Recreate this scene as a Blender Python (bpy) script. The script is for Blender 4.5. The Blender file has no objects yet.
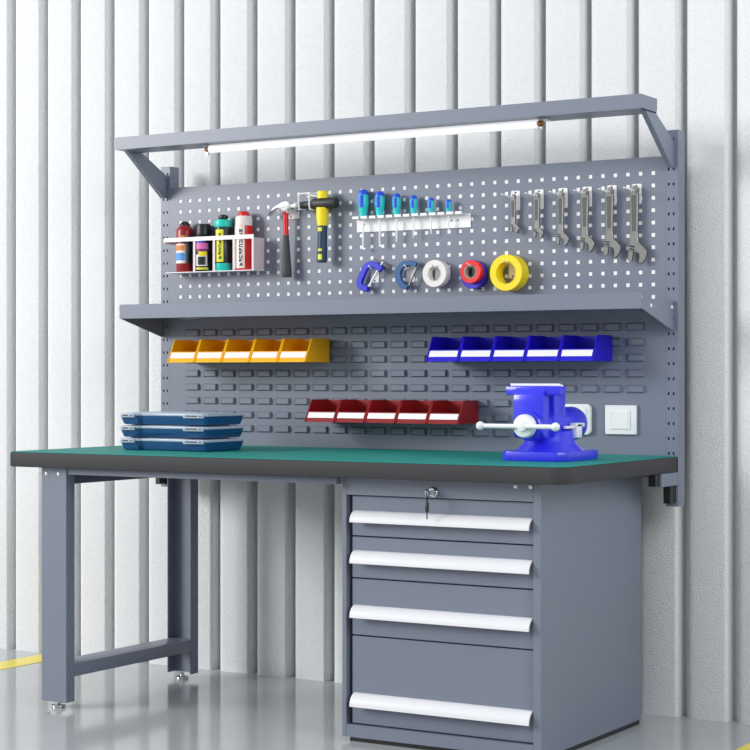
import bpy, bmesh, math, random
from mathutils import Vector, Matrix
random.seed(4)
PI = math.pi
scene = bpy.context.scene
COL = scene.collection

# ------------------------------------------------------------------ camera, world, lights, exposure
cam_d = bpy.data.cameras.new('camera')
cam = bpy.data.objects.new('camera', cam_d); COL.objects.link(cam)
cam.location = (4.012, -4.4206, 1.0425)
cam.rotation_euler = (PI/2, 0, 0.5438)
cam_d.sensor_width = 36.0
cam_d.lens = 1860.8/750*36
cam_d.shift_y = -0.0009
cam_d.clip_start = 0.05
scene.camera = cam

world = bpy.data.worlds.new('world'); scene.world = world
world.use_nodes = True
bg = world.node_tree.nodes['Background']
bg.inputs[1].default_value = 1.0
# world light graded by hand: brighter left, dimmer right to darken right-facing faces
wn = world.node_tree.nodes
w_tc = wn.new('ShaderNodeTexCoord'); w_sep = wn.new('ShaderNodeSeparateXYZ'); w_map = wn.new('ShaderNodeMapRange'); w_ramp = wn.new('ShaderNodeValToRGB')
w_map.inputs['From Min'].default_value = -1.0; w_map.inputs['From Max'].default_value = 1.0
w_ramp.color_ramp.elements[0].color = (0.76, 0.775, 0.80, 1); w_ramp.color_ramp.elements[1].color = (0.44, 0.455, 0.475, 1)
world.node_tree.links.new(w_tc.outputs['Generated'], w_sep.inputs[0])
world.node_tree.links.new(w_sep.outputs['X'], w_map.inputs['Value'])
world.node_tree.links.new(w_map.outputs[0], w_ramp.inputs['Fac'])
world.node_tree.links.new(w_ramp.outputs['Color'], bg.inputs[0])

def area(name, loc, target, size, sizey, power, color=(1, 1, 1)):
    d = bpy.data.lights.new(name, 'AREA'); d.shape = 'RECTANGLE'
    d.size = size; d.size_y = sizey; d.energy = power; d.color = color
    o = bpy.data.objects.new(name, d); COL.objects.link(o)
    o.location = loc
    v = Vector(target) - Vector(loc)
    o.rotation_euler = v.to_track_quat('-Z', 'Y').to_euler()
    return o
area('window_daylight', (-6.4, -6.0, 4.2), (0.8, 0.7, 1.0), 3.6, 3.6, 800, (1.0, 0.99, 0.97))
area('side_fill', (4.6, -1.2, 2.4), (1.6, 0.8, 0.6), 1.5, 1.8, 58, (0.96, 0.98, 1.0))  # added soft fill from the right for the wall's rib slopes

vs = scene.view_settings
vs.view_transform = 'Standard'; vs.look = 'None'; vs.gamma = 1.0
vs.use_curve_mapping = False
vs.exposure = 0.0

# ------------------------------------------------------------------ materials
def lin(c):
    return tuple(((v/255)/12.92 if v/255 <= 0.04045 else (((v/255)+0.055)/1.055)**2.4) for v in c)

def mat(name, rgb, rough=0.5, metal=0.0, spec=0.5, noise=0.0, nscale=40.0, bump=0.0, bscale=200.0,
        bdist=0.002, coat=0.0, emit=0.0):
    m = bpy.data.materials.new(name); m.use_nodes = True
    nt = m.node_tree; b = nt.nodes['Principled BSDF']
    c = lin(rgb) + (1,)
    b.inputs['Base Color'].default_value = c
    b.inputs['Roughness'].default_value = rough
    b.inputs['Metallic'].default_value = metal
    b.inputs['Specular IOR Level'].default_value = spec
    b.inputs['Coat Weight'].default_value = coat
    if emit:
        b.inputs['Emission Color'].default_value = c
        b.inputs['Emission Strength'].default_value = emit
    tc = nt.nodes.new('ShaderNodeTexCoord')
    n = nt.nodes.new('ShaderNodeTexNoise'); n.inputs['Scale'].default_value = nscale
    n.inputs['Detail'].default_value = 3
    nt.links.new(tc.outputs['Object'], n.inputs['Vector'])
    r = nt.nodes.new('ShaderNodeValToRGB')
    amt = noise
    r.color_ramp.elements[0].color = tuple(v*(1-amt) for v in c[:3]) + (1,)
    r.color_ramp.elements[1].color = tuple(min(1, v*(1+amt)) for v in c[:3]) + (1,)
    r.color_ramp.elements[0].position = 0.3; r.color_ramp.elements[1].position = 0.7
    nt.links.new(n.outputs['Fac'], r.inputs['Fac'])
    nt.links.new(r.outputs['Color'], b.inputs['Base Color'])
    if bump:
        n2 = nt.nodes.new('ShaderNodeTexNoise'); n2.inputs['Scale'].default_value = bscale
        n2.inputs['Detail'].default_value = 2
        nt.links.new(tc.outputs['Object'], n2.inputs['Vector'])
        bp = nt.nodes.new('ShaderNodeBump'); bp.inputs['Strength'].default_value = bump
        bp.inputs['Distance'].default_value = bdist
        nt.links.new(n2.outputs['Fac'], bp.inputs['Height'])
        nt.links.new(bp.outputs['Normal'], b.inputs['Normal'])
    return m

M = dict(
    wall=mat('painted_wall_sheet', (224, 226, 228), 0.6, spec=0.3, noise=0.02, nscale=60, bump=1.0, bscale=185, bdist=0.0036),
    floor=mat('grey_epoxy_floor', (180, 184, 186), 0.12, noise=0.03, nscale=3, spec=0.6),
    yellow_line=mat('yellow_floor_paint', (246, 226, 60), 0.3, noise=0.04, nscale=25),
    steel=mat('grey_blue_powder_coat', (117, 124, 140), 0.36, noise=0.015, nscale=80, bump=0.06, bscale=500, bdist=0.0005),
    dsteel=mat('dark_grey_blue_steel', (84, 90, 106), 0.42, noise=0.015, nscale=80),  # darker tone of the frame steel, on the top bar alone
    edge=mat('charcoal_worktop_edge', (58, 58, 61), 0.65, spec=0.3, noise=0.02),
    green=mat('green_worktop_mat', (0, 138, 128), 0.6, noise=0.03, nscale=120),
    white=mat('white_powder_coat', (240, 240, 240), 0.4, noise=0.01),
    backing=mat('added_white_backing', (250, 250, 250), 0.6, noise=0.01),
    handle=mat('white_aluminium_handle', (226, 227, 231), 0.3, noise=0.01, nscale=20),
    black=mat('black_plastic', (22, 22, 24), 0.4, noise=0.05),
    chrome=mat('chrome', (205, 208, 212), 0.18, metal=1.0, noise=0.02),
    iron=mat('forged_grey_steel', (134, 135, 132), 0.36, metal=0.7, noise=0.08, nscale=150),
    ironrough=mat('unpolished_grey_steel', (92, 93, 91), 0.55, metal=0.4, noise=0.1, nscale=200),
    brightsteel=mat('polished_steel', (226, 226, 229), 0.3, metal=0.5, noise=0.03),
    rivet=mat('bright_bolt_metal', (238, 238, 240), 0.35, metal=0.2, noise=0.02),
    ybin=mat('yellow_bin_plastic', (255, 184, 4), 0.38, noise=0.02),
    bbin=mat('blue_bin_plastic', (32, 18, 205), 0.35, noise=0.02),
    rbin=mat('dark_red_bin_plastic', (142, 20, 24), 0.35, noise=0.02),
    card=mat('white_label_card', (246, 244, 244), 0.6, noise=0.01),
    vise=mat('blue_vise_enamel', (46, 48, 226), 0.3, noise=0.03, coat=0.3),
    cream=mat('white_enamel', (236, 238, 238), 0.35, noise=0.02),
    case=mat('blue_case_plastic', (24, 76, 126), 0.3, noise=0.04, nscale=20),
    caselid=mat('pale_case_lid', (176, 188, 204), 0.3, noise=0.02),
    red=mat('red_plastic', (222, 24, 28), 0.35, noise=0.03),
    dred=mat('dark_red_can_paint', (150, 20, 30), 0.3, noise=0.05),
    teal=mat('teal_plastic', (28, 205, 188), 0.35, noise=0.03),
    cyan=mat('turquoise_handle_plastic', (44, 206, 208), 0.35, noise=0.03),
    royal=mat('royal_blue_grip', (24, 84, 220), 0.35, noise=0.03),
    dgreen=mat('dark_green_can_paint', (26, 50, 48), 0.3, noise=0.05),
    yellow=mat('yellow_plastic', (252, 226, 20), 0.38, noise=0.03),
    lime=mat('yellow_label_paper', (226, 226, 60), 0.5, noise=0.03),
    pink=mat('pink_print', (226, 110, 180), 0.5, noise=0.08),
    violet=mat('violet_blue_print', (90, 96, 214), 0.5, noise=0.06),
    purple=mat('purple_print', (130, 30, 110), 0.5, noise=0.05),
    sky=mat('light_blue_print', (70, 150, 215), 0.5, noise=0.1),
    orange=mat('orange_print', (214, 132, 60), 0.5, noise=0.1),
    cwhite=mat('pale_can_paint', (236, 226, 220), 0.4, noise=0.03),
    rubber=mat('black_rubber', (44, 42, 46), 0.5, noise=0.05),
    grip=mat('dark_grey_grip_rubber', (66, 66, 70), 0.6, noise=0.05),
    navy=mat('navy_grip', (28, 62, 92), 0.45, noise=0.05),
    tapewhite=mat('white_tape', (232, 230, 226), 0.4, noise=0.02),
    tapeblue=mat('blue_tape', (52, 38, 205), 0.35, noise=0.03),
    tapered=mat('red_tape', (236, 36, 36), 0.35, noise=0.03),
    core=mat('tape_core', (176, 170, 160), 0.6, noise=0.05),
    clampblue=mat('blue_clamp_paint', (34, 40, 205), 0.35, noise=0.03),
    clampsteel=mat('steel_blue_clamp_paint', (24, 86, 142), 0.35, noise=0.03),
    brass=mat('brass_end_fitting', (150, 92, 40), 0.35, metal=0.5, noise=0.05),
    lamp=mat('lit_tube', (250, 250, 250), 0.4, noise=0.0, emit=0.5),
    rackshade=mat('shaded_white_rack_sheet', (222, 206, 210), 0.4, noise=0.02),  # white sheet with its pinkish grey shading put into the colour
)

# ------------------------------------------------------------------ mesh helpers
class MB:
    """collects shapes in world metres and links them as ONE mesh object"""
    def __init__(self): self.bm = bmesh.new()
    def box(self, x0, x1, y0, y1, z0, z1, bev=0.0, seg=2):
        r = bmesh.ops.create_cube(self.bm, size=1.0)
        vs_ = r['verts']
        for v in vs_:
            v.co = Vector(((x0+x1)/2 + v.co.x*(x1-x0), (y0+y1)/2 + v.co.y*(y1-y0), (z0+z1)/2 + v.co.z*(z1-z0)))
        if bev:
            es = list({e for v in vs_ for e in v.link_edges})
            bmesh.ops.bevel(self.bm, geom=es, offset=bev, segments=seg, affect='EDGES', profile=0.5)
        return self
    def prism(self, pts, axis, a, b, bev=0.0, seg=2):
        """polygon pts extruded along axis from a to b. axis x: pts (y,z); y: pts (x,z); z: pts (x,y)"""
        def P(p, t):
            return Vector((t, p[0], p[1])) if axis == 'x' else Vector((p[0], t, p[1])) if axis == 'y' else Vector((p[0], p[1], t))
        va = [self.bm.verts.new(P(p, a)) for p in pts]
        vb = [self.bm.verts.new(P(p, b)) for p in pts]
        n = len(pts)
        fs = [self.bm.faces.new(va), self.bm.faces.new(vb[::-1])]
        for i in range(n):
            fs.append(self.bm.faces.new((va[i], vb[i], vb[(i+1) % n], va[(i+1) % n])))
        bmesh.ops.recalc_face_normals(self.bm, faces=fs)
        if bev:
            es = list({e for v in va+vb for e in v.link_edges})
            bmesh.ops.bevel(self.bm, geom=es, offset=bev, segments=seg, affect='EDGES', profile=0.5)
        return self
    def lathe(self, prof, origin, axis='z', seg=32, cap=True):
        """prof: (radius, height) pairs along axis"""
        o = Vector(origin); rings = []
        for (r, h) in prof:
            ring = []
            for i in range(seg):
                a = 2*PI*i/seg
                c, s = r*math.cos(a), r*math.sin(a)
                d = Vector((c, s, h)) if axis == 'z' else Vector((c, h, s)) if axis == 'y' else Vector((h, c, s))
                ring.append(self.bm.verts.new(o+d))
            rings.append(ring)
        fs = []
        for A, B in zip(rings, rings[1:]):
            for i in range(seg):
                fs.append(self.bm.faces.new((A[i], A[(i+1) % seg], B[(i+1) % seg], B[i])))
        if cap:
            fs.append(self.bm.faces.new(rings[0])); fs.append(self.bm.faces.new(rings[-1]))
        bmesh.ops.recalc_face_normals(self.bm, faces=fs)
        return self
    def ring(self, origin, prof, axis='y', seg=40):
        """closed profile (radius, height) swept all the way round"""
        return self.lathe(prof + [prof[0]], origin, axis, seg, cap=False)
    def tube(self, pts, r, seg=10, closed=False):
        pts = [Vector(p) for p in pts]; n = len(pts)
        rr = r if isinstance(r, (list, tuple)) else [r]*n
        rings = []; up = None
        for i, p in enumerate(pts):
            if closed: t = pts[(i+1) % n]-pts[i-1]
            else: t = pts[min(i+1, n-1)]-pts[max(i-1, 0)]
            t.normalize()
            if up is None:
                up = Vector((0, 0, 1)) if abs(t.z) < 0.9 else Vector((1, 0, 0))
            a = t.cross(up)
            if a.length < 1e-5: a = t.orthogonal()
            a.normalize(); b = a.cross(t).normalized(); up = b
            rings.append([self.bm.verts.new(p + rr[i]*(math.cos(2*PI*k/seg)*a + math.sin(2*PI*k/seg)*b)) for k in range(seg)])
        fs = []
        pairs = list(zip(rings, rings[1:])) + ([(rings[-1], rings[0])] if closed else [])
        for A, B in pairs:
            for k in range(seg):
                fs.append(self.bm.faces.new((A[k], A[(k+1) % seg], B[(k+1) % seg], B[k])))
        if not closed:
            fs.append(self.bm.faces.new(rings[0])); fs.append(self.bm.faces.new(rings[-1]))
        bmesh.ops.recalc_face_normals(self.bm, faces=fs)
        return self
    def arc_patch(self, c, r, a0, a1, z0, z1, th=0.0006, seg=14):
        """part of a label on a can: angles in degrees measured from the front (-Y) towards +X"""
        va = []
        for rad in (r, r+th):
            for z in (z0, z1):
                va.append([self.bm.verts.new((c[0]+rad*math.sin(math.radians(a0+(a1-a0)*i/seg)),
                                              c[1]-rad*math.cos(math.radians(a0+(a1-a0)*i/seg)), z)) for i in range(seg+1)])
        fs = []
        i0, i1, o0, o1 = va
        for i in range(seg):
            fs += [self.bm.faces.new((o0[i], o0[i+1], o1[i+1], o1[i])), self.bm.faces.new((i0[i], i1[i], i1[i+1], i0[i+1])),
                   self.bm.faces.new((i0[i], i0[i+1], o0[i+1], o0[i])), self.bm.faces.new((i1[i], o1[i], o1[i+1], i1[i+1]))]
        fs += [self.bm.faces.new((i0[0], o0[0], o1[0], i1[0])), self.bm.faces.new((i0[seg], i1[seg], o1[seg], o0[seg]))]
        bmesh.ops.recalc_face_normals(self.bm, faces=fs)
        return self
    def grid_plate(self, x0, x1, z0, z1, cols, rows, yf, yb, bump=None, flat=None):
        """plate whose (col,row) cells are square holes, or raised louvres when bump=(height, left slope, right slope, edge)"""
        xs = [x0] + [v for c in cols for v in c] + [x1]
        zs = [z0] + [v for c in rows for v in c] + [z1]
        nx, nz = len(xs), len(zs)
        F = [[self.bm.verts.new((x, yf, z)) for z in zs] for x in xs]
        B = [[self.bm.verts.new((x, yb, z)) for z in zs] for x in xs] if not bump else None
        new = self.bm.faces.new
        fs = []
        for i in range(nx-1):
            for j in range(nz-1):
                cell = (i % 2 == 1 and j % 2 == 1)
                q = (F[i][j], F[i+1][j], F[i+1][j+1], F[i][j+1])
                if not cell:
                    fs.append(new(q))
                    if B: fs.append(new((B[i][j], B[i][j+1], B[i+1][j+1], B[i+1][j])))
                elif bump and flat and flat(xs[i], zs[j]):
                    fs.append(new(q))
                elif bump:
                    h, sl, sr, e = bump
                    xa, xb, za, zb = xs[i], xs[i+1], zs[j], zs[j+1]
                    t = [self.bm.verts.new(p) for p in ((xa+sl, yf-h, za+e), (xb-sr, yf-h, za+e), (xb-sr, yf-h, zb-e), (xa+sl, yf-h, zb-e))]
                    fs.append(new(t))
                    for k in range(4):
                        fs.append(new((q[k], q[(k+1) % 4], t[(k+1) % 4], t[k])))
                else:
                    b = (B[i][j], B[i+1][j], B[i+1][j+1], B[i][j+1])
                    for k in range(4):
                        fs.append(new((q[k], b[k], b[(k+1) % 4], q[(k+1) % 4])))
        if B:
            for i in range(nx-1):
                fs.append(new((F[i][0], B[i][0], B[i+1][0], F[i+1][0])))
                fs.append(new((F[i][nz-1], F[i+1][nz-1], B[i+1][nz-1], B[i][nz-1])))
            for j in range(nz-1):
                fs.append(new((F[0][j], F[0][j+1], B[0][j+1], B[0][j])))
                fs.append(new((F[nx-1][j], B[nx-1][j], B[nx-1][j+1], F[nx-1][j+1])))
        else:
            c = [self.bm.verts.new((x, yb, z)) for x, z in ((x0, z0), (x1, z0), (x1, z1), (x0, z1))]
            fs.append(new(c[::-1]))
            fs.append(new([F[i][0] for i in range(nx)] + [c[1], c[0]]))
            fs.append(new([F[i][nz-1] for i in range(nx)] + [c[2], c[3]]))
            fs.append(new([F[0][j] for j in range(nz)] + [c[3], c[0]]))
            fs.append(new([F[nx-1][j] for j in range(nz)] + [c[2], c[1]]))
        bmesh.ops.recalc_face_normals(self.bm, faces=fs)
        return self
    def build(self, name, m, parent=None, origin=None, smooth=True, angle=35):
        root = parent
        while root is not None and root.parent is not None: root = root.parent
        off = Vector(root.location) if root is not None else Vector(origin or (0, 0, 0))
        bmesh.ops.translate(self.bm, verts=self.bm.verts, vec=-off)
        me = bpy.data.meshes.new(name); self.bm.to_mesh(me); self.bm.free()
        me.materials.append(m)
        if smooth:
            me.shade_smooth()
            me.set_sharp_from_angle(angle=math.radians(angle))
        o = bpy.data.objects.new(name, me); COL.objects.link(o)
        if parent is not None: o.parent = parent
        else: o.location = off
        return o

def tag(o, label=None, cat=None, group=None, kind=None):
    if label: o['label'] = label
    if cat: o['category'] = cat
    if group: o['group'] = group
    if kind: o['kind'] = kind
    return o
def thing(name, label, cat, loc, group=None):
    o = bpy.data.objects.new(name, None); COL.objects.link(o)
    o.location = loc; o.empty_display_size = 0.05
    return tag(o, label, cat, group)
def struct(o): return tag(o, kind='structure')
def copy_tree(o, parent=None):
    c = o.copy(); COL.objects.link(c)
    if parent is not None: c.parent = parent
    for ch in list(o.children): copy_tree(ch, c)
    return c
def rrect(x0, x1, y0, y1, r, n=6):
    """rounded rectangle; r one radius or four (x0y0, x1y0, x1y1, x0y1)"""
    rs = r if isinstance(r, (tuple, list)) else (r,)*4
    out = []
    for (cx, cy, a0, rr, sx, sy) in ((x0, y0, PI, rs[0], 1, 1), (x1, y0, 1.5*PI, rs[1], -1, 1), (x1, y1, 0, rs[2], -1, -1), (x0, y1, 0.5*PI, rs[3], 1, -1)):
        if rr <= 0: out.append((cx, cy)); continue
        for k in range(n+1):
            a = a0 + 0.5*PI*k/n
            out.append((cx+sx*rr+rr*math.cos(a), cy+sy*rr+rr*math.sin(a)))
    return out

PY = 0.779       # front plane of the tool panel
WY = 0.8965      # front plane of the wall sheets

# ------------------------------------------------------------------ the setting
m = MB(); m.box(-7, 8, -8, 1.1, -0.1, 0.0)
struct(m.build('floor', M['floor'], smooth=False))

def wall():
    b = MB(); bm = b.bm
    pitch = 0.1588; start = -0.804 - 0.020
    prof = []          # (dx from rib edge, depth)
    unit = [(0.0000, 0.058), (0.0060, 0.058), (0.0140, 0.036), (0.0220, 0.016), (0.0300, 0.006), (0.0400, 0.0012), (0.050, 0.0), (0.090, 0.0),
            (0.1430, 0.0), (0.1465, 0.0004), (0.1490, 0.0018), (0.1552, 0.0095), (0.1564, 0.0450)]
    for k in range(-32, 42):
        for dx, dp in unit:
            prof.append((start + pitch*k + dx, WY + dp))
    H = 4.2
    front = [[bm.verts.new((x, y, z)) for z in (0.0, H)] for x, y in prof]
    fs = []
    for A, B_ in zip(front, front[1:]):
        fs.append(bm.faces.new((A[0], B_[0], B_[1], A[1])))
    xa, xb = prof[0][0], prof[-1][0]
    back = [bm.verts.new(p) for p in ((xa, 1.05, 0), (xb, 1.05, 0), (xb, 1.05, H), (xa, 1.05, H))]
    fs.append(bm.faces.new(back[::-1]))
    fs.append(bm.faces.new([f[0] for f in front] + [back[1], back[0]]))
    fs.append(bm.faces.new([f[1] for f in front] + [back[2], back[3]]))
    fs.append(bm.faces.new((front[0][0], front[0][1], back[3], back[0])))
    fs.append(bm.faces.new((front[-1][0], back[1], back[2], front[-1][1])))
    bmesh.ops.recalc_face_normals(bm, faces=fs)
    return b.build('wall_back', M['wall'], angle=28)
struct(wall())
m = MB(); m.box(-0.632, -0.512, -7.5, 0.88, 0.0, 0.0015)
struct(m.build('trim_1', M['yellow_line'], smooth=False))
m = MB(); m.box(2.198, 2.318, -7.5, 0.88, 0.0, 0.0015)
struct(m.build('trim_2', M['yellow_line'], smooth=False))

# ------------------------------------------------------------------ worktop
W, TT, ZT = 1.9206, 0.752, 0.80
t = thing('worktop', 'long worktop with green surface and thick charcoal edge', 'worktop', (0.96, 0.389, TT))
m = MB(); m.prism(rrect(-0.012, W, 0, 0.778, (0.016, 0.045, 0.005, 0.005)), 'z', TT, ZT-0.0025, bev=0.004)
m.build('tabletop', M['edge'], t)
m = MB(); m.prism(rrect(-0.009, W-0.003, 0.003, 0.776, (0.014, 0.043, 0.004, 0.004)), 'z', ZT-0.0025, ZT, bev=0.0008, seg=1)
m.build('surface_mat', M['green'], t)

# ------------------------------------------------------------------ leg frame
t = thing('leg_frame', 'grey blue steel leg frame holding up the left end of the worktop', 'table leg', (0.15, 0.37, 0))
LT = TT
m = MB()   # front leg: closed front face, channel behind
m.prism([(0.10, 0.03), (0.2005, 0.03), (0.2005, 0.07), (0.196, 0.07), (0.196, 0.035), (0.1045, 0.035), (0.1045, 0.07), (0.10, 0.07)], 'z', 0.021, LT, bev=0.001, seg=1)
m.build('leg', M['steel'], t)
m = MB()   # rear leg: channel open to the front
m.prism([(0.10, 0.672), (0.1045, 0.672), (0.1045, 0.711), (0.196, 0.711), (0.196, 0.672), (0.2005, 0.672), (0.2005, 0.715), (0.10, 0.715)], 'z', 0.021, LT, bev=0.001, seg=1)
m.build('leg', M['steel'], t)
for y in (0.052, 0.69):
    m = MB(); m.lathe([(0.021, 0), (0.022, 0.003), (0.022, 0.010), (0.018, 0.012), (0.008, 0.013), (0.008, 0.021)], (0.15, y, 0), 'z', 20)
    m.build('foot', M['chrome'], t)
m = MB(); m.box(0.107, 0.2, 0.0705, 0.7105, 0.098, 0.139, 0.002)
m.build('crossbar', M['steel'], t)
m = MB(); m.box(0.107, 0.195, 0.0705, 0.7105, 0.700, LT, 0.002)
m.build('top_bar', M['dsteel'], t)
m = MB(); m.box(0.2006, 1.191, 0.034, 0.062, 0.731, LT, 0.001)
m.build('front_rail', M['steel'], t)
for x in (0.12, 0.169):
    m = MB(); m.lathe([(0.006, 0), (0.006, -0.001), (0.004, -0.003), (0.001, -0.0035)], (x, 0.03, 0.732), 'y', 14)
    m.build('bolt', M['rivet'], t)

# ------------------------------------------------------------------ drawer cabinet
t = thing('drawer_cabinet', 'grey blue steel cabinet with four white handled drawers under right end of worktop', 'cabinet', (1.5065, 0.4, 0))
X0, X1, Y0, Y1, Z0, Z1 = 1.192, 1.821, 0.062, 0.738, 0.0138, TT
OX0, OX1, OZ0, OZ1 = 1.207, 1.796, 0.049, 0.701
m = MB()
m.prism([(Y0, Z0), (Y1, Z0), (Y1, Z1), (Y0, Z1)], 'x', X0, OX0, bev=0.0015, seg=1)
m.prism([(Y0, Z0), (Y1, Z0), (Y1, Z1), (Y0, Z1)], 'x', OX1, X1, bev=0.0015, seg=1)
m.box(OX0, OX1, Y0+0.0002, Y1, Z0, OZ0); m.box(OX0, OX1, Y0+0.0002, Y1, OZ1, Z1)
m.box(OX0, OX1, Y1-0.01, Y1-0.001, OZ0, OZ1)
m.build('body', M['steel'], t, smooth=False)
m = MB(); m.box(X0+0.02, X1-0.004, Y0+0.012, Y1-0.005, 0.0, Z0)
m.build('plinth', M['black'], t, smooth=False)
bands = [(0.585, 0.6985, 0.6565, 0.6245), (0.466, 0.5815, 0.5435, 0.5085), (0.3035, 0.4625, 0.3885, 0.3545), (0.052, 0.300, 0.1395, 0.103)]
for z0, z1, ht, hb in bands:
    m = MB(); m.box(OX0+0.012, OX1-0.003, 0.0735, 0.70, z0, z1, 0.0015, 1)
    d = m.build('drawer', M['steel'], t)
    prof = []
    for k in range(9):
        a = 0.5*PI*k/8
        prof.append((0.0735 - 0.030*math.sin(a), hb + (ht-hb)*math.cos(a)))
    prof += [(0.0465, hb - 0.0005), (0.0465+0.002, hb+0.004)]
    for k in range(7, -1, -1):
        a = 0.5*PI*k/8
        prof.append((0.0735 - 0.026*math.sin(a), hb + 0.0 + (ht-hb-0.004)*math.cos(a)))
    m = MB(); m.prism(prof, 'x', OX0+0.021, OX1-0.004)
    m.build('handle', M['handle'], d, angle=40)
m = MB(); m.lathe([(0.014, 0), (0.014, -0.003), (0.011, -0.006), (0.011, -0.010), (0.004, -0.011)], (1.491, Y0, 0.717), 'y', 20)
lk = m.build('lock', M['chrome'], t)
m = MB(); m.box(1.4895, 1.4925, 0.028, 0.052, 0.711, 0.723, 0.001, 1)
m.ring((1.491, 0.026, 0.717), [(0.008, -0.0015), (0.011, -0.0015), (0.011, 0.0015), (0.008, 0.0015)], 'x', 20)
m.build('key', M['chrome'], lk)
m = MB(); m.tube([(1.4915, 0.026, 0.709), (1.4905, 0.027, 0.70), (1.4885, 0.029, 0.688)], 0.0025, 8)
m.box(1.4835, 1.4945, 0.027, 0.030, 0.664, 0.690, 0.002)
m.box(1.4875, 1.4905, 0.0275, 0.0295, 0.644, 0.665)
m.build('spare_key', M['black'], lk)
for x in (1.744, 1.789):
    m = MB(); m.lathe([(0.006, 0), (0.006, -0.001), (0.004, -0.003), (0.001, -0.0035)], (x, Y0, 0.741), 'y', 14)
    m.build('bolt', M['rivet'], t)

# ------------------------------------------------------------------ tool panel: posts, perforated board, louvred board
t = thing('pegboard_stand', 'grey blue back panel with perforated upper half and louvred lower half', 'tool board', (0.955, 0.80, 0.647))
def post(xa, xb, s0, s1):
    rows = [(0.6685+0.0446*k, 0.6685+0.0446*k+0.0085) for k in range(0, 25)]
    cols = [(s0-0.0028, s0+0.0028), (s1-0.0028, s1+0.0028)]
    b = MB(); b.grid_plate(xa, xb, 0.649, 1.770, cols, rows, PY, PY+0.003)
    b.prism([(xa, PY+0.003), (xa+0.003, PY+0.003), (xa+0.003, 0.827), (xb-0.003, 0.827), (xb-0.003, PY+0.003), (xb, PY+0.003), (xb, 0.831), (xa, 0.831)], 'z', 0.649, 1.770)
    return b.build('post', M['steel'], t, smooth=False)
post(-0.009, 0.0295, 0.003, 0.0184)
post(1.8825, 1.921, 1.8913, 1.9069)
PX0, PX1 = 0.030, 1.882
cols = [(0.0756+0.041074*k-0.0060, 0.0756+0.041074*k+0.0060) for k in range(44)]
rows = [(1.27497+0.037047*k-0.0057, 1.27497+0.037047*k+0.0057) for k in range(11)]
m = MB(); m.grid_plate(PX0, PX1, 1.236, 1.694, cols, rows, PY, PY+0.0010)
pg = m.build('perforated_board', M['steel'], t, smooth=False)
m = MB(); m.box(PX0+0.005, PX1-0.005, PY+0.0012, PY+0.005, 1.240, 1.690)  # added sheet so the holes look as bright as the wall
tag(m.build('added_backing_sheet', M['backing'], pg, smooth=False), 'added white sheet standing in for the bright wall behind the square holes')
cols = [(0.159+0.07523*k-0.0625, 0.159+0.07523*k) for k in range(23)]
rows = sorted((1.186-0.0468*k-0.0120, 1.186-0.0468*k+0.0120) for k in range(8))
m = MB(); m.grid_plate(PX0, PX1, 0.735, 1.2355, cols, rows, PY, PY+0.012, bump=(0.0090, 0.015, 0.0030, 0.0035), flat=lambda x, z: x > 1.52 and z < 0.96)
m.build('louvred_board', M['steel'], t, smooth=False)
for xa, xb in ((-0.004, 0.025), (1.888, 1.9205)):
    m = MB(); m.box(xa, xb, 0.655, PY, 0.713, TT-0.0005, 0.001, 1)
    m.build('bracket', M['steel'], t)
    m = MB(); m.box(xa+0.004, xb-0.006, 0.622, 0.655, 0.716, TT-0.0005, 0.001, 1)
    m.build('mount', M['black'], t)
    m = MB(); m.box(xa+0.004, xb-0.006, 0.735, PY, 0.660, 0.713, 0.001, 1)
    m.build('clip', M['black'], t)

# ------------------------------------------------------------------ shelf
t = thing('tool_shelf', 'long grey blue steel shelf across the middle of the tool panel', 'shelf', (0.955, 0.66, 1.231))
m = MB()
m.box(0, 1.908, 0.537, 0.5395, 1.231, 1.279, 0.001, 1)
m.box(0, 1.908, 0.5395, 0.555, 1.2765, 1.279)
m.box(0.003, 1.905, 0.5395, 0.7785, 1.250, 1.2525)
m.box(0.003, 1.905, 0.5395, 0.556, 1.231, 1.2335)
m.build('shelf_tray', M['steel'], t, smooth=False)
for xa, rx in ((0.0, -0.0005), (1.9055, 1.908)):
    m = MB(); m.prism([(0.540, 1.232), (0.540, 1.259), (PY-0.0005, 1.261), (PY-0.0005, 1.174), (0.765, 1.174)], 'x', xa, xa+0.0025)
    if xa > 1: m.box(1.886, 1.9055, PY-0.004, PY-0.0005, 1.176, 1.260)
    b = m.build('bracket', M['steel'], t, smooth=False)
    for y, z in ((0.604, 1.242), (0.762, 1.242)):
        s = 1 if xa > 1 else -1
        m = MB(); m.lathe([(0.006, 0), (0.006, s*0.001), (0.0035, s*0.003)], (xa+(0.0025 if s > 0 else 0), y, z), 'x', 12)
        m.build('rivet', M['rivet'], b)

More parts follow.
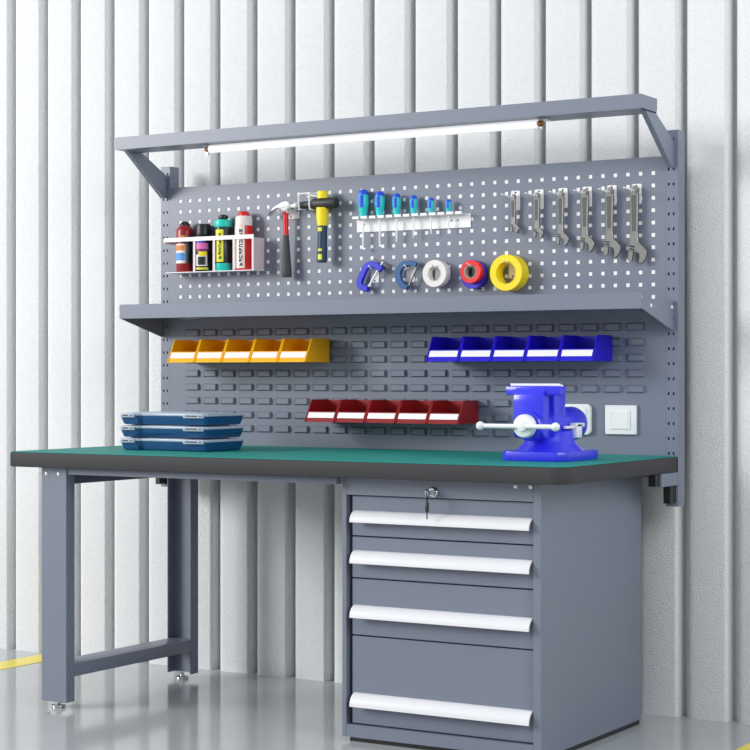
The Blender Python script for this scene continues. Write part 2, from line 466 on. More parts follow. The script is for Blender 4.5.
# ------------------------------------------------------------------ lamp canopy and tube light
t = thing('lamp_canopy', 'grey blue steel bar on two slanted arms above the tool panel', 'lamp frame', (0.955, 0.70, 1.65))
m = MB()
m.box(-0.003, 1.912, 0.518, 0.5205, 1.8028, 1.8446)
m.box(-0.003, 1.912, 0.5205, 0.640, 1.842, 1.8446)
m.box(-0.003, 1.912, 0.6375, 0.640, 1.8115, 1.842)
m.box(-0.003, 1.912, 0.5205, 0.6375, 1.8028, 1.8045)
m.box(-0.003, -0.0005, 0.5205, 0.6375, 1.8028, 1.842); m.box(1.9095, 1.912, 0.5205, 0.6375, 1.8028, 1.842)
m.build('canopy_bar', M['steel'], t, smooth=False)
for xa in (0.002, 1.893):
    m = MB()
    pr_ = [(0.560, 1.8025), (0.640, 1.8025), (PY-0.001, 1.735), (PY-0.001, 1.660), (0.762, 1.657)]
    m.prism(pr_, 'x', xa+0.013, xa+0.016)
    m.prism([(0.560, 1.8025), (0.564, 1.8025), (0.764, 1.662), (0.762, 1.657)], 'x', xa, xa+0.013)
    m.prism([(0.640, 1.8025), (0.636, 1.8025), (PY-0.005, 1.732), (PY-0.001, 1.735)], 'x', xa, xa+0.013)
    if xa > 1: m.box(xa, xa+0.013, PY-0.004, PY-0.001, 1.662, 1.735)
    m.build('arm', M['steel'], t, smooth=False)

t = thing('tube_light', 'lit white tube lamp under the bar above the tool panel', 'lamp', (0.96, 0.585, 1.776))
m = MB(); m.box(0.325, 1.59, 0.572, 0.600, 1.797, 1.8025, 0.001)
m.build('lamp_body', M['white'], t)
m = MB(); m.lathe([(0.012, 0), (0.0135, 0.003), (0.0135, 1.202), (0.012, 1.205)], (0.356, 0.570, 1.7885), 'x', 20)
m.build('lamp_tube', M['lamp'], t)
for xa, xb in ((0.338, 0.356), (1.561, 1.579)):
    m = MB(); m.lathe([(0.007, 0), (0.0085, 0.003), (0.0085, xb-xa-0.003), (0.007, xb-xa)], (xa, 0.570, 1.7885), 'x', 18)
    e = m.build('end_cap', M['brass'], t)
    m = MB(); m.box(xa+0.004, xb-0.004, 0.562, 0.578, 1.772, 1.778, 0.001, 1); m.box(xa+0.008, xb-0.008, 0.566, 0.574, 1.766, 1.773)
    m.build('lamp_clip', M['chrome'], e)

# ------------------------------------------------------------------ storage bins
def bin_proto(color, matname, w, depth, z0, h, x0):
    yb = PY-0.0105; yf = PY-depth; zf = h*0.46
    r = thing('storage_bin', '', 'bin', (x0, yb, z0), color+' bins hung on the louvred panel')
    th = 0.003; g = 0.0010
    xa, xb = x0+g, x0+w-g
    def fy(z): return yf + 0.040*z/h                 # the front leans back as it rises
    side = [(fy(0), z0), (yb, z0), (yb, z0+h), (fy(h), z0+h)]
    m = MB()
    m.prism(side, 'x', xa, xa+th, bev=0.0008, seg=1); m.prism(side, 'x', xb-th, xb, bev=0.0008, seg=1)
    m.box(xa+th, xb-th, fy(0)+0.004, yb, z0+0.0003, z0+th)
    m.box(xa+th, xb-th, yb-th, yb-0.0003, z0+th, z0+h-0.0005)
    m.prism([(fy(0)+0.0005, z0+0.0004), (fy(0)+th+0.002, z0+0.0004), (fy(zf)+th, z0+zf), (fy(zf)+0.0005, z0+zf)], 'x', xa+th, xb-th)
    # thickened rims along the sloping sides and the front lip
    for x in (xa+th*0.5, xb-th*0.5):
        m.tube([(x, fy(0)+0.001, z0+0.002), (x, fy(zf)+0.001, z0+zf), (x, fy(h)+0.001, z0+h-0.001), (x, yb-0.003, z0+h-0.001)], 0.0028, 8)
    m.tube([(xa+0.001, fy(zf)+0.001, z0+zf-0.001), (xb-0.001, fy(zf)+0.001, z0+zf-0.001)], 0.0025, 8)
    m.build('bin_shell', M[matname], r, angle=30)
    za, zb_ = zf*0.42, zf*0.95
    m = MB(); m.prism([(fy(za)-0.0010, z0+za), (fy(za)+0.0008, z0+za), (fy(zb_)+0.0008, z0+zb_), (fy(zb_)-0.0010, z0+zb_)], 'x', xa+0.006, xb-0.006)
    m.build('label_card', M['card'], r)
    return r
ORD = ['leftmost', 'second from left', 'middle', 'second from right', 'rightmost']
for color, mn, xs, wid, dep, z0, h, where in (
        ('yellow', 'ybin', 0.138, 0.1124, 0.157, 1.082, 0.077, 'hung under the left half of the shelf'),
        ('blue', 'bbin', 1.146, 0.1138, 0.155, 1.082, 0.077, 'hung under the right half of the shelf'),
        ('dark red', 'rbin', 0.689, 0.1136, 0.147, 0.888, 0.071, 'hung above the worktop')):
    p0 = bin_proto(color, mn, wid, dep, z0, h, xs)
    for k in range(5):
        o = p0 if k == 0 else copy_tree(p0)
        o.location.x = xs + wid*k
        o['label'] = f'{ORD[k]} of the five {color} bins {where}'

# ------------------------------------------------------------------ bench vise
VX = 1.70
t = thing('bench_vise', 'bright blue bench vise with white handle standing on green worktop', 'vise', (VX, 0.37, ZT))
m = MB()
ch = 0.022
m.prism([(1.601+ch, 0.240), (1.803-ch, 0.240), (1.803, 0.240+ch), (1.803, 0.49-ch), (1.803-ch, 0.49), (1.601+ch, 0.49), (1.601, 0.49-ch), (1.601, 0.240+ch)], 'z', ZT, ZT+0.027, bev=0.003)
m.build('base_plate', M['vise'], t)
m = MB(); m.lathe([(0.098, 0.024), (0.094, 0.030), (0.080, 0.042), (0.070, 0.056), (0.066, 0.078), (0.060, 0.085)], (VX, 0.365, ZT), 'z', 40)
m.build('swivel', M['vise'], t)
m = MB()
m.lathe([(0.040, 0.300), (0.046, 0.303), (0.050, 0.312), (0.050, 0.505), (0.047, 0.518), (0.038, 0.527), (0.020, 0.530)], (VX, 0, 0.899), 'y', 40)
m.prism([(1.657, 0.868), (1.743, 0.868), (1.743, 0.99), (1.738, 1.003), (1.662, 1.003), (1.657, 0.99)], 'y', 0.305, 0.378, bev=0.003)
m.box(1.603, 1.759, 0.320, 0.350, 0.984, 1.011, 0.004)
m.build('fixed_jaw', M['vise'], t)
m = MB()
m.prism([(0.279, 0.862), (0.279, 1.006), (0.258, 1.006), (0.247, 1.001), (0.237, 0.986), (0.235, 0.97), (0.235, 0.882), (0.243, 0.866)], 'x', 1.648, 1.741, bev=0.004)
m.lathe([(0.036, 0.222), (0.040, 0.226), (0.042, 0.24), (0.042, 0.300)], (VX, 0, 0.898), 'y', 36)
m.box(1.615, 1.785, 0.252, 0.279, 0.984, 1.010, 0.005)
m.build('moving_jaw', M['vise'], t)
for y0, y1, z1 in ((0.279, 0.285, 1.0135), (0.308, 0.320, 1.0165)):
    m = MB(); m.box(1.622 if y0 < 0.3 else 1.603, 1.780 if y0 < 0.3 else 1.755, y0, y1, 0.988, z1, 0.001, 1)
    m.build('jaw_plate', M['cream'], t)
m = MB(); m.lathe([(0.010, 0.222), (0.030, 0.218), (0.033, 0.212), (0.033, 0.200), (0.030, 0.194), (0.016, 0.190), (0.014, 0.182), (0.008, 0.180)], (VX, 0, 0.899), 'y', 32)
m.build('screw_hub', M['cream'], t)
m = MB()
m.tube([(1.574, 0.1865, 0.8985), (1.80, 0.1865, 0.8985)], 0.0068, 14)
for x in (1.571, 1.803):
    m.lathe([(0.003, -0.012), (0.009, -0.009), (0.0125, -0.003), (0.0125, 0.003), (0.009, 0.009), (0.003, 0.012)], (x, 0.1865, 0.8985), 'x', 16)
m.build('handle_bar', M['cream'], t)
m = MB()
m.box(1.752, 1.772, 0.392, 0.428, 0.862, 0.903, 0.003)
m.box(1.758, 1.768, 0.330, 0.395, 0.889, 0.897, 0.002)
m.box(1.752, 1.772, 0.385, 0.445, 0.893, 0.904, 0.002)
m.build('lock_lever', M['cream'], t)
m = MB(); m.box(1.735, 1.753, 0.385, 0.435, 0.868, 0.893, 0.002)
m.build('lever_mount', M['vise'], t)

# ------------------------------------------------------------------ wall plates on the panel
t = thing('socket_plate', 'white rounded plate on tool panel half hidden behind the vise', 'socket', (1.596, PY, 0.858))
m = MB(); m.prism(rrect(1.548, 1.643, 0.858, 0.952, 0.014), 'y', PY-0.014, PY-0.0003, bev=0.003)
m.build('plate', M['cream'], t)
m = MB(); m.prism(rrect(1.562, 1.629, 0.872, 0.938, 0.006), 'y', PY-0.0165, PY-0.014, bev=0.001, seg=1)
m.build('socket_face', M['white'], t)
t = thing('switch_plate', 'square white switch plate on tool panel right of the vise', 'switch', (1.74, PY, 0.861))
m = MB(); m.prism(rrect(1.689, 1.791, 0.861, 0.949, 0.003), 'y', PY-0.010, PY-0.0003, bev=0.002)
m.build('plate', M['cream'], t)
m = MB(); m.box(1.708, 1.772, PY-0.0125, PY-0.010, 0.876, 0.934, 0.001, 1)
fr = m.build('switch_frame', M['cream'], t)
m = MB(); m.prism([(PY-0.0125, 0.880), (PY-0.0135, 0.880), (PY-0.0145, 0.930), (PY-0.0125, 0.930)], 'x', 1.715, 1.765)
m.build('rocker', M['white'], fr, smooth=False)

# ------------------------------------------------------------------ organizer cases
def case(z0, label):
    r = thing('organizer_case', label, 'case', (0.38, 0.375, z0), 'organizer cases stacked on the worktop')
    def outline(s, n=0.012):
        x0, x1, y0, y1 = 0.208+s, 0.563-s, 0.272+s, 0.478-s
        o = rrect(x0, x1, y0, y1, (0.022, 0.012, 0.012, 0.022), 5)
        i = 6
        return o[:i] + [(0.286, y0), (0.294, y0+n), (0.456, y0+n), (0.464, y0)] + o[i:]
    m = MB(); bm = m.bm
    loops = []
    for s, z in ((0.012, 0.001), (0.008, 0.003), (0.003, 0.018), (0.001, 0.029)):
        loops.append([bm.verts.new((x, y, z0+z)) for x, y in outline(s)])
    n = len(loops[0]); fs = [bm.faces.new(loops[0]), bm.faces.new(loops[-1])]
    for A, B in zip(loops, loops[1:]):
        for i in range(n): fs.append(bm.faces.new((A[i], A[(i+1) % n], B[(i+1) % n], B[i])))
    bmesh.ops.recalc_face_normals(bm, faces=fs)
    m.build('case_body', M['case'], r, angle=45)
    m = MB(); m.prism(outline(0.0), 'z', z0+0.029, z0+0.0375, bev=0.002)
    m.prism(rrect(0.23, 0.53, 0.30, 0.45, 0.02), 'z', z0+0.0375, z0+0.0398, bev=0.001, seg=1)
    m.build('case_lid', M['caselid'], r)
    for xa, xb in ((0.224, 0.279), (0.474, 0.552)):
        m = MB(); m.prism([(0.2715, z0+0.0365), (0.266, z0+0.0360), (0.2635, z0+0.031), (0.2660, z0+0.0235), (0.2735, z0+0.0235)], 'x', xa, xb, bev=0.001, seg=1)
        c = m.build('latch', M['caselid'], r)
        m = MB(); m.box(xa+0.010, xb-0.022, 0.2632, 0.266, z0+0.0290, z0+0.0325, 0.0005, 1)
        m.box(xb-0.013, xb-0.008, 0.2635, 0.266, z0+0.0285, z0+0.0325)
        m.build('latch_slot', M['black'], c)
    return r
case(ZT, 'blue organizer case at the bottom of the stack, on green worktop')
case(ZT+0.0405, 'blue organizer case in the middle of the stack on the worktop')
case(ZT+0.0810, 'blue organizer case on top of the stack, pale lid uppermost')

# ------------------------------------------------------------------ can rack and cans
RY = PY-0.066
t = thing('can_rack', 'white sheet metal rack holding four cans on perforated board', 'rack', (0.245, PY, 1.392))
m = MB(); m.box(0.053, 0.432, RY, RY+0.002, 1.499, 1.513, 0.0005, 1)
m.build('front_rail', M['white'], t)
m = MB(); m.box(0.060, 0.432, RY, PY-0.0005, 1.392, 1.3945)
m.build('tray', M['white'], t, smooth=False)
m = MB(); m.box(0.056, 0.432, PY-0.002, PY-0.0003, 1.3945, 1.402)
m.build('back_sheet', M['steel'], t, smooth=False)
for x in (0.184, 0.267, 0.350):
    m = MB(); m.box(x-0.0045, x+0.0045, RY+0.0002, RY+0.0016, 1.3945, 1.499)
    m.build('divider', M['rackshade'], t, smooth=False)
m = MB(); m.box(0.4295, 0.4320, RY+0.002, PY-0.002, 1.3945, 1.503)
m.box(0.424, 0.4320, RY+0.0002, RY+0.0022, 1.3945, 1.499)
m.build('end_plate', M['rackshade'], t, smooth=False)
m = MB(); m.box(0.053, 0.0555, RY+0.002, PY-0.002, 1.494, 1.503)
m.build('end_arm', M['rackshade'], t, smooth=False)

CZ = 1.395; CY = PY-0.0330
def can(x, bodym, prof, label, cat='spray can'):
    r = thing('spray_can', label, cat, (x, CY, CZ), 'cans in the white rack')
    m = MB(); m.lathe(prof, (x, CY, CZ), 'z', 32); m.build('can_body', M[bodym], r)
    return r
def cap(r, x, prof, mn, name='cap'):
    m = MB(); m.lathe(prof, (x, CY, CZ), 'z', 28); return m.build(name, M[mn], r)
def patch(r, x, name, mn, rad, a0, a1, z0, z1, th=0.0006):
    m = MB(); m.arc_patch((x, CY), rad, a0, a1, CZ+z0, CZ+z1, th); return m.build(name, M[mn], r)
R = 0.0300
x = 0.120
r = can(x, 'dred', [(R-0.002, 0), (R, 0.003), (R, 0.142), (R-0.003, 0.151), (0.020, 0.158), (0.018, 0.160)], 'dark red spray can with black cap, leftmost can in the white rack')
cap(r, x, [(0.018, 0.160), (0.018, 0.165), (0.013, 0.172), (0.006, 0.176)], 'black')
patch(r, x, 'dark_band', 'dgreen', R, 30, 150, 0.03, 0.125)
l = patch(r, x, 'label', 'cwhite', R, -55, 42, 0.030, 0.097)
patch(r, x, 'label_picture', 'sky', R+0.0006, -40, 36, 0.040, 0.066)
patch(r, x, 'label_stripe', 'orange', R+0.0006, -45, 40, 0.074, 0.092)
patch(r, x, 'badge', 'orange', R, 5, 45, 0.112, 0.126)
x = 0.199
r = can(x, 'black', [(R-0.002, 0), (R, 0.003), (R, 0.118), (R-0.004, 0.124), (R-0.005, 0.127)], 'black spray can with blue and pink bands and flat black cap')
cap(r, x, [(R-0.004, 0.1275), (R-0.0045, 0.160), (R-0.006, 0.163)], 'black')
patch(r, x, 'blue_band', 'violet', R, -80, 50, 0.098, 0.119)
patch(r, x, 'pink_band', 'pink', R, -80, 70, 0.076, 0.097)
patch(r, x, 'purple_band', 'purple', R, -20, 80, 0.070, 0.077)
l = patch(r, x, 'label', 'cwhite', R, -30, 62, 0.018, 0.058)
patch(r, x, 'label_picture', 'dgreen', R+0.0006, -2, 50, 0.022, 0.050)
patch(r, x, 'yellow_mark', 'yellow', R+0.0006, 5, 60, 0.053, 0.068)
patch(r, x, 'yellow_band', 'lime', R, -70, 70, 0.006, 0.013)
x = 0.2835
r = can(x, 'dgreen', [(R-0.002, 0.024), (R-0.0015, 0.026), (R-0.0015, 0.150), (R-0.002, 0.151)], 'dark green can with teal ends and upright yellow label')
cap(r, x, [(R-0.002, 0), (R, 0.003), (R, 0.0255)], 'teal', 'base_ring')
cap(r, x, [(R, 0.149), (R+0.0008, 0.151), (R+0.0008, 0.170), (R-0.002, 0.174), (0.012, 0.175)], 'teal', 'collar')
cap(r, x, [(0.014, 0.175), (0.017, 0.180), (0.016, 0.188), (0.010, 0.192)], 'black')
l = patch(r, x, 'label', 'lime', R-0.0015, -28, 36, 0.030, 0.140)
def lettering(parent, x, rad, a0, a1, z0, z1, n, mn):
    """the illegible upright lettering of the can: a column of small strokes"""
    m = MB(); h = (z1-z0)/n
    rnd = random.Random(n*7+3)
    for k in range(n):
        zz = z0+k*h
        for (b0, b1, c0, c1) in rnd.sample([(0, 1, 0, .25), (0, .3, 0, .8), (.7, 1, 0, .8), (0, 1, .55, .8), (.35, .65, .1, .7)], 3):
            m.arc_patch((x, CY), rad, a0+(a1-a0)*b0, a0+(a1-a0)*b1, CZ+zz+h*c0, CZ+zz+h*c1, 0.0004, 4)
    return m.build('lettering', M[mn], parent)
lettering(r, x, R-0.0009, 0, 20, 0.040, 0.130, 7, 'dgreen')
x = 0.369
r = can(x, 'red', [(R-0.002, 0), (R, 0.003), (R, 0.150), (R-0.0005, 0.1505)], 'red and white sealant can with red cap, rightmost can in the white rack')
cap(r, x, [(R-0.0005, 0.150), (R-0.001, 0.178), (R-0.004, 0.183), (0.018, 0.184)], 'cwhite', 'collar')
cap(r, x, [(0.020, 0.184), (0.0195, 0.190), (0.016, 0.197), (0.008, 0.200)], 'red')
l = patch(r, x, 'label', 'cwhite', R, -62, 40, 0.006, 0.150)
lettering(r, x, R+0.0006, 2, 26, 0.014, 0.140, 10, 'grip')

# ------------------------------------------------------------------ hooks
def hook(x, z, reach, label, group, up=0.012, dip=0.0012):
    """white two-prong hook plate on the perforated board with a wire arm"""
    r = thing('pegboard_hook', label, 'hook', (x, PY, z), group)
    m = MB(); m.prism(rrect(x-0.0155, x+0.0155, z-0.046, z+0.016, 0.004), 'y', PY-0.0026, PY-0.0004, bev=0.0006, seg=1)
    m.build('plate', M['white'], r)
    m = MB(); m.tube([(x, PY-0.002-(reach-0.002)*u, z-dip*math.sin(PI*min(u/0.95, 1))+up*max(0, (u-0.55)/0.45)**2) for u in [k/14 for k in range(15)]], 0.0021, 10)
    m.build('wire', M['white'], r)
    for zz in (z+0.010, z-0.040):
        m = MB(); m.lathe([(0.003, 0), (0.003, -0.0008), (0.0015, -0.0012)], (x, PY-0.0026, zz), 'y', 10)
        m.build('screw', M['grip'], r)
    return r

# ------------------------------------------------------------------ wrenches
SIZES = ['smallest of the six', 'second smallest', 'third smallest', 'third largest', 'second largest', 'largest of the six']
WX = [1.382+0.0815*i for i in range(6)]
WX[5] = 1.789
WB = [1.481, 1.461, 1.435, 1.414, 1.394, 1.373]
for i in range(6):
    x = WX[i]; zh = 1.5995 + 0.0
    hook(x, zh, 0.098, f'white pegboard hook carrying the {SIZES[i]} adjustable wrench', 'hooks carrying the wrenches', up=-0.003, dip=0.006)
    y1 = PY-0.012; y0 = PY-0.021-0.001*i*0.4
    L = 1.603 - WB[i]
    hw = (0.0085, 0.0095, 0.0105, 0.0115, 0.0125, 0.0135)[i]          # half width of the handle
    ringr = hw*0.98
    zc = zh + 0.0024 - 0.0055 + 0.0           # hole centre hangs on the wire
    zc = zh + 0.002 - 0.0055
    r = thing('adjustable_wrench', f'grey steel adjustable wrench, {SIZES[i]} hanging on the perforated board', 'wrench', (x, (y0+y1)/2, WB[i]), 'adjustable wrenches on the perforated board')
    s = (0.50, 0.56, 0.68, 0.78, 0.90, 1.0)[i]
    zj = WB[i]
    def J(px, pz): return (x + px*s, zj + pz*s)
    head = [J(*p) for p in ((-0.0145, 0.067), (-0.0168, 0.055), (-0.0165, 0.037), (-0.006, 0.038), (0.007, 0.0365), (0.0145, 0.033), (0.0172, 0.025), (0.0175, 0.013),
            (0.0165, 0.003), (0.0215, 0.0), (0.030, 0.0055), (0.037, 0.015), (0.0405, 0.028), (0.0385, 0.041), (0.031, 0.052), (0.021, 0.060), (0.0138, 0.069))]
    zk = J(0, 0.095)[1]
    zt = zc - ringr*0.75
    hand = [None, (x+hw*0.82, zk), (x+hw, zt), (x-hw, zt), (x-hw*0.82, zk)]
    m = MB()
    outline = head + [hand[1], hand[2], hand[3], hand[4]]
    m.prism(outline, 'y', y0, y1, bev=0.0012, seg=1)
    m.ring((x, 0, zc), [(0.0050, y0), (ringr, y0+0.0005), (ringr, y1-0.0005), (0.0050, y1)], 'y', 24)
    m.build('wrench_body', M['iron'], r, angle=30)
    # recessed panel on the handle
    m = MB(); m.prism([(x-hw*0.45, zk+0.004), (x+hw*0.45, zk+0.004), (x+hw*0.6, zt-0.006), (x-hw*0.6, zt-0.006)], 'y', y0-0.0006, y0+0.0002)
    m.build('handle_panel', M['ironrough'], r, smooth=False)
    jaw = [J(*p) for p in ((-0.0165, 0.040), (-0.0195, 0.034), (-0.0190, 0.012), (-0.0130, 0.0085), (-0.0060, 0.011), (-0.0045, 0.028), (-0.0025, 0.036), (-0.0080, 0.0385))]
    m = MB(); m.prism(jaw, 'y', y0+0.0010, y1-0.0010, bev=0.0008, seg=1)
    m.build('movable_jaw', M['iron'], r, angle=30)
    m = MB()
    for b in (0.058, 0.049):
        m.prism([J(-0.0135, b), J(-0.0135, b-0.0052), J(0.003, b-0.0092), J(0.003, b-0.004)], 'y', y0-0.0004, y0+0.0006)
    m.build('worm_screw', M['black'], r, smooth=False)

# ------------------------------------------------------------------ claw hammer, its plate, and the mallet on its wire holder
t = thing('claw_hammer', 'claw hammer with bright steel head, red neck and dark grey grip', 'hammer', (0.543, PY-0.03, 1.367))
hy = PY-0.032
m = MB()
m.prism([(0.471, 1.574), (0.484, 1.591), (0.498, 1.603), (0.516, 1.611), (0.532, 1.618), (0.546, 1.620), (0.556, 1.617), (0.562, 1.611), (0.562, 1.597),
         (0.553, 1.596), (0.549, 1.588), (0.530, 1.586), (0.526, 1.595), (0.514, 1.599), (0.500, 1.597), (0.486, 1.588), (0.474, 1.575)], 'y', hy-0.010, hy+0.010, bev=0.002)
m.lathe([(0.0075, 0.560), (0.0078, 0.572), (0.0105, 0.574), (0.0112, 0.578), (0.0112, 0.588), (0.010, 0.590)], (0, hy, 1.604), 'x', 20)
m.build('hammer_head', M['brightsteel'], t)
m = MB()
m.tube([(0.539, hy, 1.600), (0.539, hy, 1.56), (0.540, hy, 1.505)], [0.0095, 0.0092, 0.0090], 16)
m.build('neck', M['red'], t)
m = MB()
m.tube([(0.540, hy, 1.508), (0.540, hy, 1.500), (0.541, hy, 1.46), (0.542, hy, 1.42), (0.543, hy, 1.39), (0.543, hy, 1.372), (0.543, hy, 1.367)], [0.0095, 0.0108, 0.0125, 0.0145, 0.0165, 0.0175, 0.0155], 18)
m.build('grip', M['grip'], t)
t = thing('pegboard_hook', 'white hook plate with two pegs behind the claw hammer head', 'hook', (0.552, PY, 1.575))
m = MB(); m.prism(rrect(0.531, 0.573, 1.564, 1.596, 0.003), 'y', PY-0.0026, PY-0.0004, bev=0.0006, seg=1)
m.build('plate', M['white'], t)
for xx in (0.524, 0.557):
    m = MB(); m.tube([(xx, PY-0.002, 1.5815), (xx, PY-0.050, 1.5815), (xx, PY-0.058, 1.592)], 0.0024, 10)
    m.build('peg', M['white'], t)
for xx, zz in ((0.540, 1.570), (0.566, 1.588)):
    m = MB(); m.lathe([(0.003, 0), (0.003, -0.0008), (0.0015, -0.0012)], (xx, PY-0.0026, zz), 'y', 10); m.build('screw', M['grip'], t)

my = PY-0.040
t = thing('rubber_mallet', 'mallet with black rubber head, yellow neck and navy grip', 'mallet', (0.69, my, 1.411))
m = MB()
m.lathe([(0.010, 0.603), (0.0115, 0.606), (0.0125, 0.650), (0.0165, 0.660)], (0, my, 1.604), 'x', 24)
m.lathe([(0.0165, 0.656), (0.0185, 0.660), (0.0185, 0.738), (0.0165, 0.746), (0.011, 0.748)], (0, my, 1.606), 'x', 28)
m.build('mallet_head', M['rubber'], t)
m = MB(); m.tube([(0.691, my, 1.622), (0.691, my, 1.640), (0.691, my, 1.646)], [0.0185, 0.0180, 0.0165], 18)
m.build('handle_end', M['yellow'], t)
m = MB(); m.tube([(0.690, my, 1.592), (0.690, my, 1.565), (0.690, my, 1.532)], [0.0205, 0.0205, 0.0175], 18)
m.build('neck', M['yellow'], t)
m = MB(); m.tube([(0.690, my, 1.533), (0.690, my, 1.50), (0.689, my, 1.455), (0.688, my, 1.42), (0.688, my, 1.411)], [0.0165, 0.0155, 0.0165, 0.0175, 0.0155], 18)
m.build('grip', M['navy'], t)
for z0, z1 in ((1.513, 1.526), (1.448, 1.456), (1.420, 1.438)):
    m = MB(); m.arc_patch((0.689, my), 0.0172, -20, 30, z0, z1, 0.0008, 6); m.build('grip_mark', M['lime'], t)
t = thing('tool_holder', 'white square wire holder carrying the mallet head', 'hook', (0.615, PY, 1.60))
m = MB()
yy = PY-0.060
m.tube([(0.609, PY-0.001, 1.640), (0.609, yy+0.004, 1.640), (0.609, yy, 1.636), (0.609, yy, 1.600), (0.609, yy+0.004, 1.5895), (0.609, PY-0.02, 1.5895)], 0.0026, 10)
m.tube([(0.651, PY-0.001, 1.640), (0.651, yy+0.004, 1.640), (0.651, yy, 1.636), (0.651, yy, 1.600), (0.651, yy+0.004, 1.5875), (0.651, PY-0.02, 1.5875)], 0.0026, 10)
m.tube([(0.609, yy, 1.640), (0.651, yy, 1.640)], 0.0026, 10)
m.build('wire', M['white'], t)
m = MB(); m.box(0.602, 0.658, PY-0.0024, PY-0.0004, 1.633, 1.647, 0.0006, 1)
m.build('plate', M['white'], t)

# ------------------------------------------------------------------ screwdriver rack and screwdrivers
t = thing('screwdriver_rack', 'white notched strip on perforated board holding six screwdrivers', 'rack', (1.007, PY, 1.507))
m = MB(); m.box(0.800, 1.224, PY-0.003, PY-0.0004, 1.508, 1.5515, 0.0006, 1)
m.build('plate', M['white'], t)
m = MB()
n = 13; x0, x1 = 0.800, 1.214; pt = (x1-x0)/n
m.box(x0, x1, PY-0.012, PY-0.003, 1.5492, 1.5515)
for k in range(n):
    m.box(x0+pt*k+0.004, x0+pt*(k+1)-0.004, PY-0.036, PY-0.012, 1.5492, 1.5515)
    m.box(x0+pt*k+0.004, x0+pt*(k+1)-0.004, PY-0.0375, PY-0.036, 1.5492, 1.5575)
m.build('notched_ledge', M['white'], t, smooth=False)
for x in (0.828, 1.155, 1.178):
    m = MB(); m.lathe([(0.003, 0), (0.003, -0.0008), (0.0015, -0.0012)], (x, PY-0.003, 1.532), 'y', 10); m.build('screw', M['grip'], t)
SX = [0.8365, 0.8995, 0.963, 1.0265, 1.0905, 1.1545]
ST = [1.645, 1.636, 1.626, 1.617, 1.606, 1.597]
SW = [0.0185, 0.0170, 0.0145, 0.0130, 0.0110, 0.0097]
SB = [1.452, 1.459, 1.469, 1.481, 1.491, 1.497]
SL = ['largest of the six screwdrivers', 'second largest screwdriver', 'third largest screwdriver', 'third smallest screwdriver', 'second smallest screwdriver', 'smallest of the six screwdrivers']
for i in range(6):
    x = SX[i]; y = PY-0.022; w = SW[i]; z0 = 1.5518; h = ST[i]-z0
    r = thing('screwdriver', f'turquoise and blue handled {SL[i]} in the white rack', 'screwdriver', (x, y, SB[i]), 'screwdrivers in the white rack')
    m = MB(); m.lathe([(w*0.55, 0), (w*0.72, h*0.04), (w*0.70, h*0.14), (w*0.78, h*0.26), (w*0.98, h*0.5), (w, h*0.7), (w*0.92, h*0.86), (w*0.66, h*0.97), (w*0.3, h)], (x, y, z0), 'z', 20)
    hd = m.build('handle', M['cyan'], r)
    m = MB()
    m.lathe([(w*0.94, h*0.80), (w*0.945, h*0.86), (w*0.70, h*0.972), (w*0.35, h*1.004)], (x, y, z0), 'z', 20)
    m.arc_patch((x, y), w*0.93, -25, 32, z0+h*0.38, z0+h*0.80, w*0.08, 8)
    m.build('grip_inlay', M['royal'], hd)
    sr = 0.0030 if i < 3 else 0.0024
    m = MB()
    pts = [(x, y, z0+0.002), (x, y, SB[i]+0.006), (x, y, SB[i])]
    m.tube(pts, [sr, sr, sr*0.6], 10)
    if i < 2: m.box(x-sr*0.6, x+0.009, y-0.002, y+0.002, SB[i]-0.002, SB[i]+0.003, 0.0008, 1)
    m.build('shaft', M['rivet'], r)

# ------------------------------------------------------------------ tape rolls on hooks
def roll(name, mn, x, z, R_, rh, yf, yb, label):
    r = thing(name, label, 'tape', (x, (yf+yb)/2, z-R_), 'tape rolls on the perforated board')
    e = 0.0015
    m = MB(); m.ring((x, 0, z), [(rh+0.0022, yf+0.0003), (R_-e, yf), (R_, yf+e), (R_, yb-e), (R_-e, yb), (rh+0.0022, yb-0.0003)], 'y', 48)
    m.build('tape', M[mn], r)
    m = MB(); m.ring((x, 0, z), [(rh, yf-0.0003), (rh+0.0022, yf-0.0003), (rh+0.0022, yb), (rh, yb)], 'y', 40)
    m.build('roll_core', M[mn if mn == 'tapewhite' or mn == 'yellow' else 'core'], r)
    return r
roll('tape_roll', 'tapewhite', 1.110, 1.363, 0.0435, 0.0235, PY-0.036, PY-0.004, 'white tape roll hanging on the perforated board')
hook(1.110, 1.363+0.0235-0.0027, 0.052, 'white hook inside the white tape roll', 'hooks carrying the tape rolls', up=0.009)
roll('tape_roll', 'tapeblue', 1.2435, 1.357, 0.0450, 0.0270, PY-0.026, PY-0.004, 'blue tape roll on the hook behind the small red roll')
roll('tape_roll', 'tapered', 1.2475, 1.3645, 0.0365, 0.0195, PY-0.050, PY-0.0265, 'small red tape roll in front of the blue roll')
hook(1.2450, 1.3645+0.0195-0.0027, 0.066, 'white hook inside the red and blue tape rolls', 'hooks carrying the tape rolls', up=0.009)
roll('tape_roll', 'yellow', 1.3735, 1.3575, 0.0565, 0.0340, PY-0.052, PY-0.004, 'large yellow tape roll, biggest of the rolls on the board')
hook(1.3735, 1.3575+0.0340-0.0027, 0.068, 'white hook inside the large yellow tape roll', 'hooks carrying the tape rolls', up=0.009)

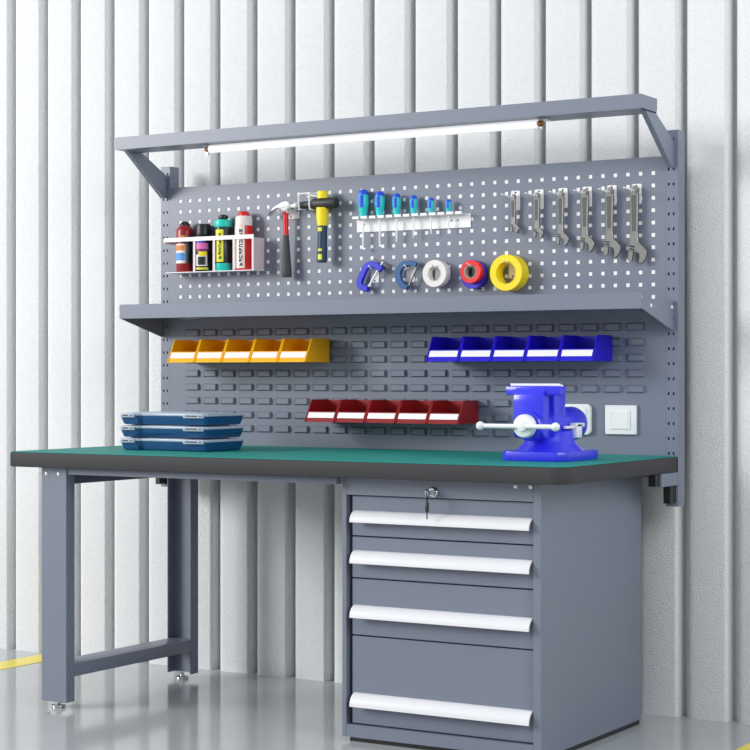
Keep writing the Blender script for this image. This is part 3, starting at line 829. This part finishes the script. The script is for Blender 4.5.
# ------------------------------------------------------------------ clamps
def sweep_flat(b, pts, hw, y0, y1, bev=0.0015):
    """flat bar following a path in the XZ plane"""
    L_, R_ = [], []
    n = len(pts)
    for i in range(n):
        p = Vector(pts[i]); a = Vector(pts[max(i-1, 0)]); c = Vector(pts[min(i+1, n-1)])
        t_ = (c-a).normalized(); nrm = Vector((-t_.y, t_.x))
        w = hw[i] if isinstance(hw, (list, tuple)) else hw
        L_.append(tuple(p+nrm*w)); R_.append(tuple(p-nrm*w))
    b.prism(L_ + R_[::-1], 'y', y0, y1, bev=bev, seg=1)
def smooth_path(p, k=3):
    out = []
    n = len(p)
    for i in range(n-1):
        p0, p1, p2, p3 = [Vector(p[max(0, min(n-1, j))]) for j in (i-1, i, i+1, i+2)]
        for s in range(k):
            u = s/k
            out.append(tuple(0.5*((2*p1) + (-p0+p2)*u + (2*p0-5*p1+4*p2-p3)*u*u + (-p0+3*p1-3*p2+p3)*u**3)))
    out.append(tuple(p[-1])); return out
cy0, cy1 = PY-0.030, PY-0.014
cyc = (cy0+cy1)/2
t = thing('bar_clamp', 'royal blue C shaped clamp hanging tilted, left of the tape rolls', 'clamp', (0.862, cyc, 1.315))
m = MB(); sweep_flat(m, smooth_path([(0.907, 1.380), (0.895, 1.392), (0.869, 1.400), (0.848, 1.391), (0.835, 1.368), (0.824, 1.345), (0.828, 1.331), (0.842, 1.324), (0.856, 1.321)]), 0.0100, cy0, cy1)
m.build('clamp_frame', M['clampblue'], t)
m = MB(); m.tube([(0.912, cyc, 1.407), (0.899, cyc, 1.389), (0.874, cyc, 1.354), (0.862, cyc, 1.333)], 0.0032, 10)
m.lathe([(0.006, -0.003), (0.0065, 0.003)], (0.861, cyc, 1.331), 'z', 12)
m.build('spindle', M['rivet'], t)
m = MB(); m.tube([(0.879, cyc, 1.417), (0.937, cyc, 1.386)], 0.0030, 10)
m.build('tommy_bar', M['iron'], t)
t = thing('bar_clamp', 'steel blue curved clamp hanging beside the white tape roll', 'clamp', (1.0, cyc, 1.315))
m = MB(); sweep_flat(m, smooth_path([(1.040, 1.393), (1.022, 1.400), (0.997, 1.398), (0.978, 1.386), (0.970, 1.364), (0.976, 1.343), (0.990, 1.328), (1.006, 1.321)]),
                     [0.008]*6 + [0.010]*12 + [0.008]*4, cy0, cy1)
m.build('clamp_frame', M['clampsteel'], t)
m = MB(); m.tube([(1.046, cyc, 1.402), (1.034, cyc, 1.376), (1.018, cyc, 1.345), (1.010, cyc, 1.330)], 0.0032, 10)
m.lathe([(0.006, -0.003), (0.0065, 0.003)], (1.009, cyc, 1.329), 'z', 12)
m.build('spindle', M['iron'], t)
hook(0.869, 1.3875, 0.042, 'white hook carrying the royal blue clamp', 'hooks carrying the clamps', up=0.008)
hook(1.003, 1.3855, 0.042, 'white hook carrying the steel blue clamp', 'hooks carrying the clamps', up=0.008)
